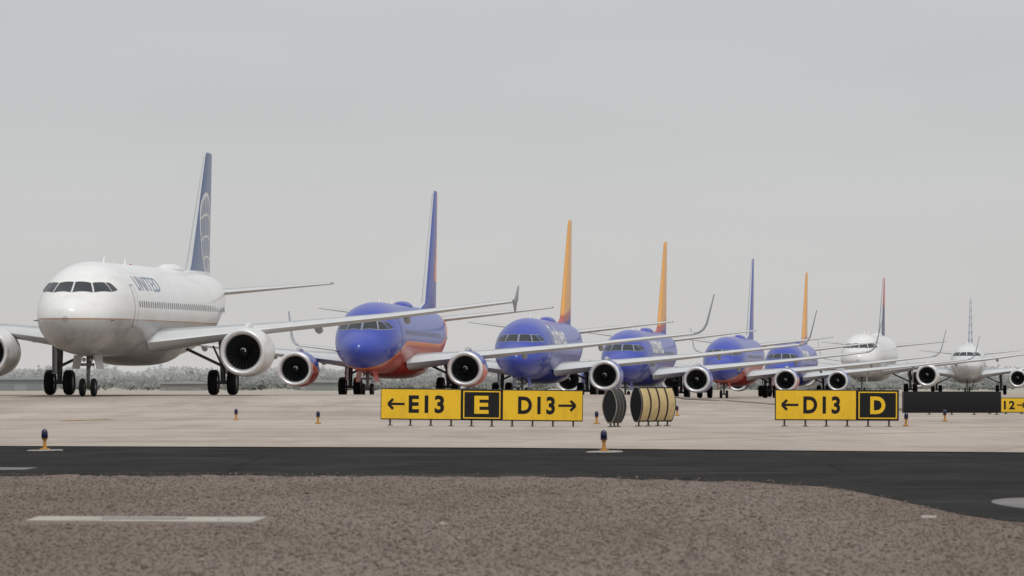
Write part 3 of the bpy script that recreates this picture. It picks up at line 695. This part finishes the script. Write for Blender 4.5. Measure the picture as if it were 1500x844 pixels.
vx=V[:,:,0]*c_-V[:,:,1]*s_; vy=V[:,:,0]*s_+V[:,:,1]*c_; V=np.stack([vx,vy,V[:,:,2]],2)*s[:,None,None]
V[:,:,0]+=X[:,None];V[:,:,1]+=Y[:,None];V[:,:,2]+=s[:,None]*.15+.002
fc=np.array([(0,2,4),(2,1,4),(1,3,4),(3,0,4),(2,0,5),(1,2,5),(3,1,5),(0,3,5)])
Fc=(fc[None]+6*np.arange(N)[:,None,None]).reshape(-1,3)
me=bpy.data.meshes.new('gravel'); me.vertices.add(6*N); me.vertices.foreach_set('co',V.reshape(-1)); me.loops.add(24*N); me.loops.foreach_set('vertex_index',Fc.reshape(-1).astype(np.int32))
me.polygons.add(8*N); me.polygons.foreach_set('loop_start',np.arange(0,24*N,3,dtype=np.int32)); me.polygons.foreach_set('loop_total',np.full(8*N,3,dtype=np.int32)); me.update(calc_edges=True)
m,nt,b=newmat('stone'); gi=nt.nodes.new('ShaderNodeNewGeometry')
cr=nt.nodes.new('ShaderNodeValToRGB'); nt.links.new(gi.outputs['Random Per Island'],cr.inputs[0])
cr.color_ramp.elements[0].color=(.12,.092,.077,1); cr.color_ramp.elements[1].color=(.40,.34,.30,1)
e=cr.color_ramp.elements.new(.5); e.color=(.20,.16,.136,1); e=cr.color_ramp.elements.new(.9); e.color=(.26,.213,.185,1)
o_,x_,y_,z_=OBJ(nt); sc_=MIX(nt,SM(nt,NOI(nt,MAPV(nt,o_,(.5,.10,1)),.7,5,.65),.38,.66,0,.6),cr.outputs[0],(.145,.112,.090))
nt.links.new(sc_,b.inputs['Base Color']); b.inputs['Roughness'].default_value=.95; b.inputs['Specular IOR Level'].default_value=.15; me.materials.append(m)
o=bpy.data.objects.new('gravel',me); COL.objects.link(o); o['kind']='stuff'; o['label']='loose brown and grey gravel stones'; o['category']='gravel'
# ------------------------------------------------ distant wood
def leafmass(name,specs,mat,label,cat,leaf=.5):
    VV=[];
    for (X,Yc,r,h,zb,nl) in specs:
        nb=4; cs=[(X+random.gauss(0,r*.5),Yc+random.gauss(0,r*.4),zb+h*random.uniform(.3,.75),r*random.uniform(.45,.75)) for _ in range(nb)]
        for _ in range(nl):
            cx,cy,cz,cr_=random.choice(cs); d=np.random.normal(0,1,3); d/=np.linalg.norm(d); q=cr_*random.uniform(.3,1.1)
            p=np.array([cx,cy,max(.2,cz)])+d*q*np.array([1,1,h/(2.2*r)]); 
            if p[2]<.05: p[2]=random.uniform(.05,.8)
            a=np.random.normal(0,1,3); a/=np.linalg.norm(a); b2=np.cross(a,np.random.normal(0,1,3)); b2/=np.linalg.norm(b2); s2=leaf*random.uniform(.5,1.2)
            VV+= [tuple(p+a*s2),tuple(p+b2*s2),tuple(p-a*s2),tuple(p-b2*s2)]
    mb=MB(); mb.add(VV,[(4*i,4*i+1,4*i+2,4*i+3) for i in range(len(VV)//4)]); o=mkobj(name,mb,mat,smooth=False,recalc=False); o['kind']='stuff'; o['label']=label; o['category']=cat
def leafmat(name,a,b_):
    m,nt,b=newmat(name); gi=nt.nodes.new('ShaderNodeNewGeometry'); c=MIX(nt,gi.outputs['Random Per Island'],a,b_)
    d=nt.nodes.new('ShaderNodeBsdfDiffuse'); t=nt.nodes.new('ShaderNodeBsdfTranslucent'); mx=nt.nodes.new('ShaderNodeMixShader'); mx.inputs[0].default_value=.5
    nt.links.new(c,d.inputs[0]); nt.links.new(c,t.inputs[0]); nt.links.new(d.outputs[0],mx.inputs[1]); nt.links.new(t.outputs[0],mx.inputs[2])
    nt.links.new(mx.outputs[0],nt.nodes['Material Output'].inputs[0]); return m
HF=leafmat('hazy_foliage',(.385,.395,.385),(.41,.415,.40)); HFM=leafmat('hazy_foliage_mid',(.49,.495,.49),(.51,.515,.505)); HFF=leafmat('hazy_foliage_far',(.60,.605,.605),(.62,.625,.62))  # distance haze is painted into these leaf colours, paler with each farther band
rr=random.Random(5)
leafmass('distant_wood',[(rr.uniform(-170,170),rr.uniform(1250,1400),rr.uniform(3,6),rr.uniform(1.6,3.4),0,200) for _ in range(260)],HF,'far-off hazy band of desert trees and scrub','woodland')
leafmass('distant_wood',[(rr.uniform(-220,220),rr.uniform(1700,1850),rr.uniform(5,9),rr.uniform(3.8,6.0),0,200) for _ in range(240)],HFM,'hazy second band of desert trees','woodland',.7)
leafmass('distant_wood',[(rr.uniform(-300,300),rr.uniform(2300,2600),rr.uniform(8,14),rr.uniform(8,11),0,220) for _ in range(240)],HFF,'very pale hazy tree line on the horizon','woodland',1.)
def hangar(px,Dd,wpx,h,col,label):
    X=WX(px,Dd); w=wpx/F*Dd; r=empty('warehouse',(X,Dd,0),(0,0,0),label,'building','distant airport buildings')
    wm=paint('warehouse_wall',col,.9,dirt=.2,dscale=.2,spec=.1); dk=paint('warehouse_opening',tuple(k*.8 for k in col),.9,spec=.1)  # wall, opening and roof tones have the distance haze mixed into their colour
    mb=MB(); v,f=box(-w/2,w/2,0,25,0,h); mb.add(v,f); mkobj('wall',mb,wm,r,smooth=False)
    mb=MB(); v,f=loftrings([[(-w/2-.4,y,h),(w/2+.4,y,h),(w/2+.4,y,h+.3),(0,y,h+.6),(-w/2-.4,y,h+.3)] for y in(-.5,25.5)]); mb.add(v,f); mkobj('roof',mb,paint('warehouse_roof',tuple(k*1.04 for k in col),.9,spec=.1),r,smooth=False)
    nd=max(2,int(w/7))
    for i in range(nd):
        xc=lerp(-w/2+3,w/2-3,i/(nd-1)); mb=MB(); v,f=box(xc-1.6,xc+1.6,-.15,.1,0,h*.62); mb.add(v,f); mkobj('door',mb,dk,r,smooth=False)
hangar(30,1180,80,2.4,(.31,.33,.34),'low grey hazy warehouse with bay doors')
hangar(265,1210,60,1.5,(.34,.335,.32),'low beige hazy warehouse with bay doors')
hangar(470,1200,60,1.8,(.34,.345,.34),'low pale hazy warehouse with bay doors')
# ------------------------------------------------ light, world, camera
w=bpy.data.worlds.new('World'); scene.world=w; w.use_nodes=True; nt=w.node_tree; bg=nt.nodes['Background']
sk=nt.nodes.new('ShaderNodeTexSky'); sk.sky_type='NISHITA'; sk.sun_disc=False; sk.sun_elevation=math.radians(60); sk.sun_rotation=math.radians(155); sk.dust_density=4
hs=nt.nodes.new('ShaderNodeHueSaturation'); hs.inputs['Saturation'].default_value=.12; nt.links.new(sk.outputs[0],hs.inputs['Color'])
tc=nt.nodes.new('ShaderNodeTexCoord'); sp=nt.nodes.new('ShaderNodeSeparateXYZ'); nt.links.new(tc.outputs['Generated'],sp.inputs[0])
gr=MIX(nt,SM(nt,sp.outputs[2],-.002,.075),(6.35,6.25,6.12),(5.6,5.78,5.9))
gr=MIX(nt,SM(nt,sp.outputs[2],.1,.9),gr,(8.,8.1,8.2))
cl=NOI(nt,MAPV(nt,tc.outputs['Generated'],(3,3,14)),1.5,4,.5)
gr=MIX(nt,.06,gr,MIX(nt,SM(nt,cl,.35,.65),(3.,3.,3.1),(9.,9.,9.)))
fin_=MIX(nt,.93,hs.outputs[0],gr); nt.links.new(fin_,bg.inputs[0]); bg.inputs[1].default_value=.1
sd=bpy.data.lights.new('sun','SUN'); sd.energy=1.5; sd.angle=math.radians(12); sd.color=(1,.97,.93)
so=bpy.data.objects.new('sun',sd); COL.objects.link(so); so.rotation_euler=(math.radians(30),0,math.radians(25))
cd=bpy.data.cameras.new('camera'); co=bpy.data.objects.new('camera',cd); COL.objects.link(co); scene.camera=co
cd.sensor_width=36; cd.lens=36*F/1500; cd.clip_start=1; cd.clip_end=40000
co.location=(0,0,CZ); co.rotation_euler=(math.pi/2+math.atan(143/F),0,0)
cd.dof.use_dof=True; cd.dof.focus_distance=240; cd.dof.aperture_fstop=10
scene.view_settings.view_transform='Standard'; scene.view_settings.look='None'; scene.view_settings.exposure=0
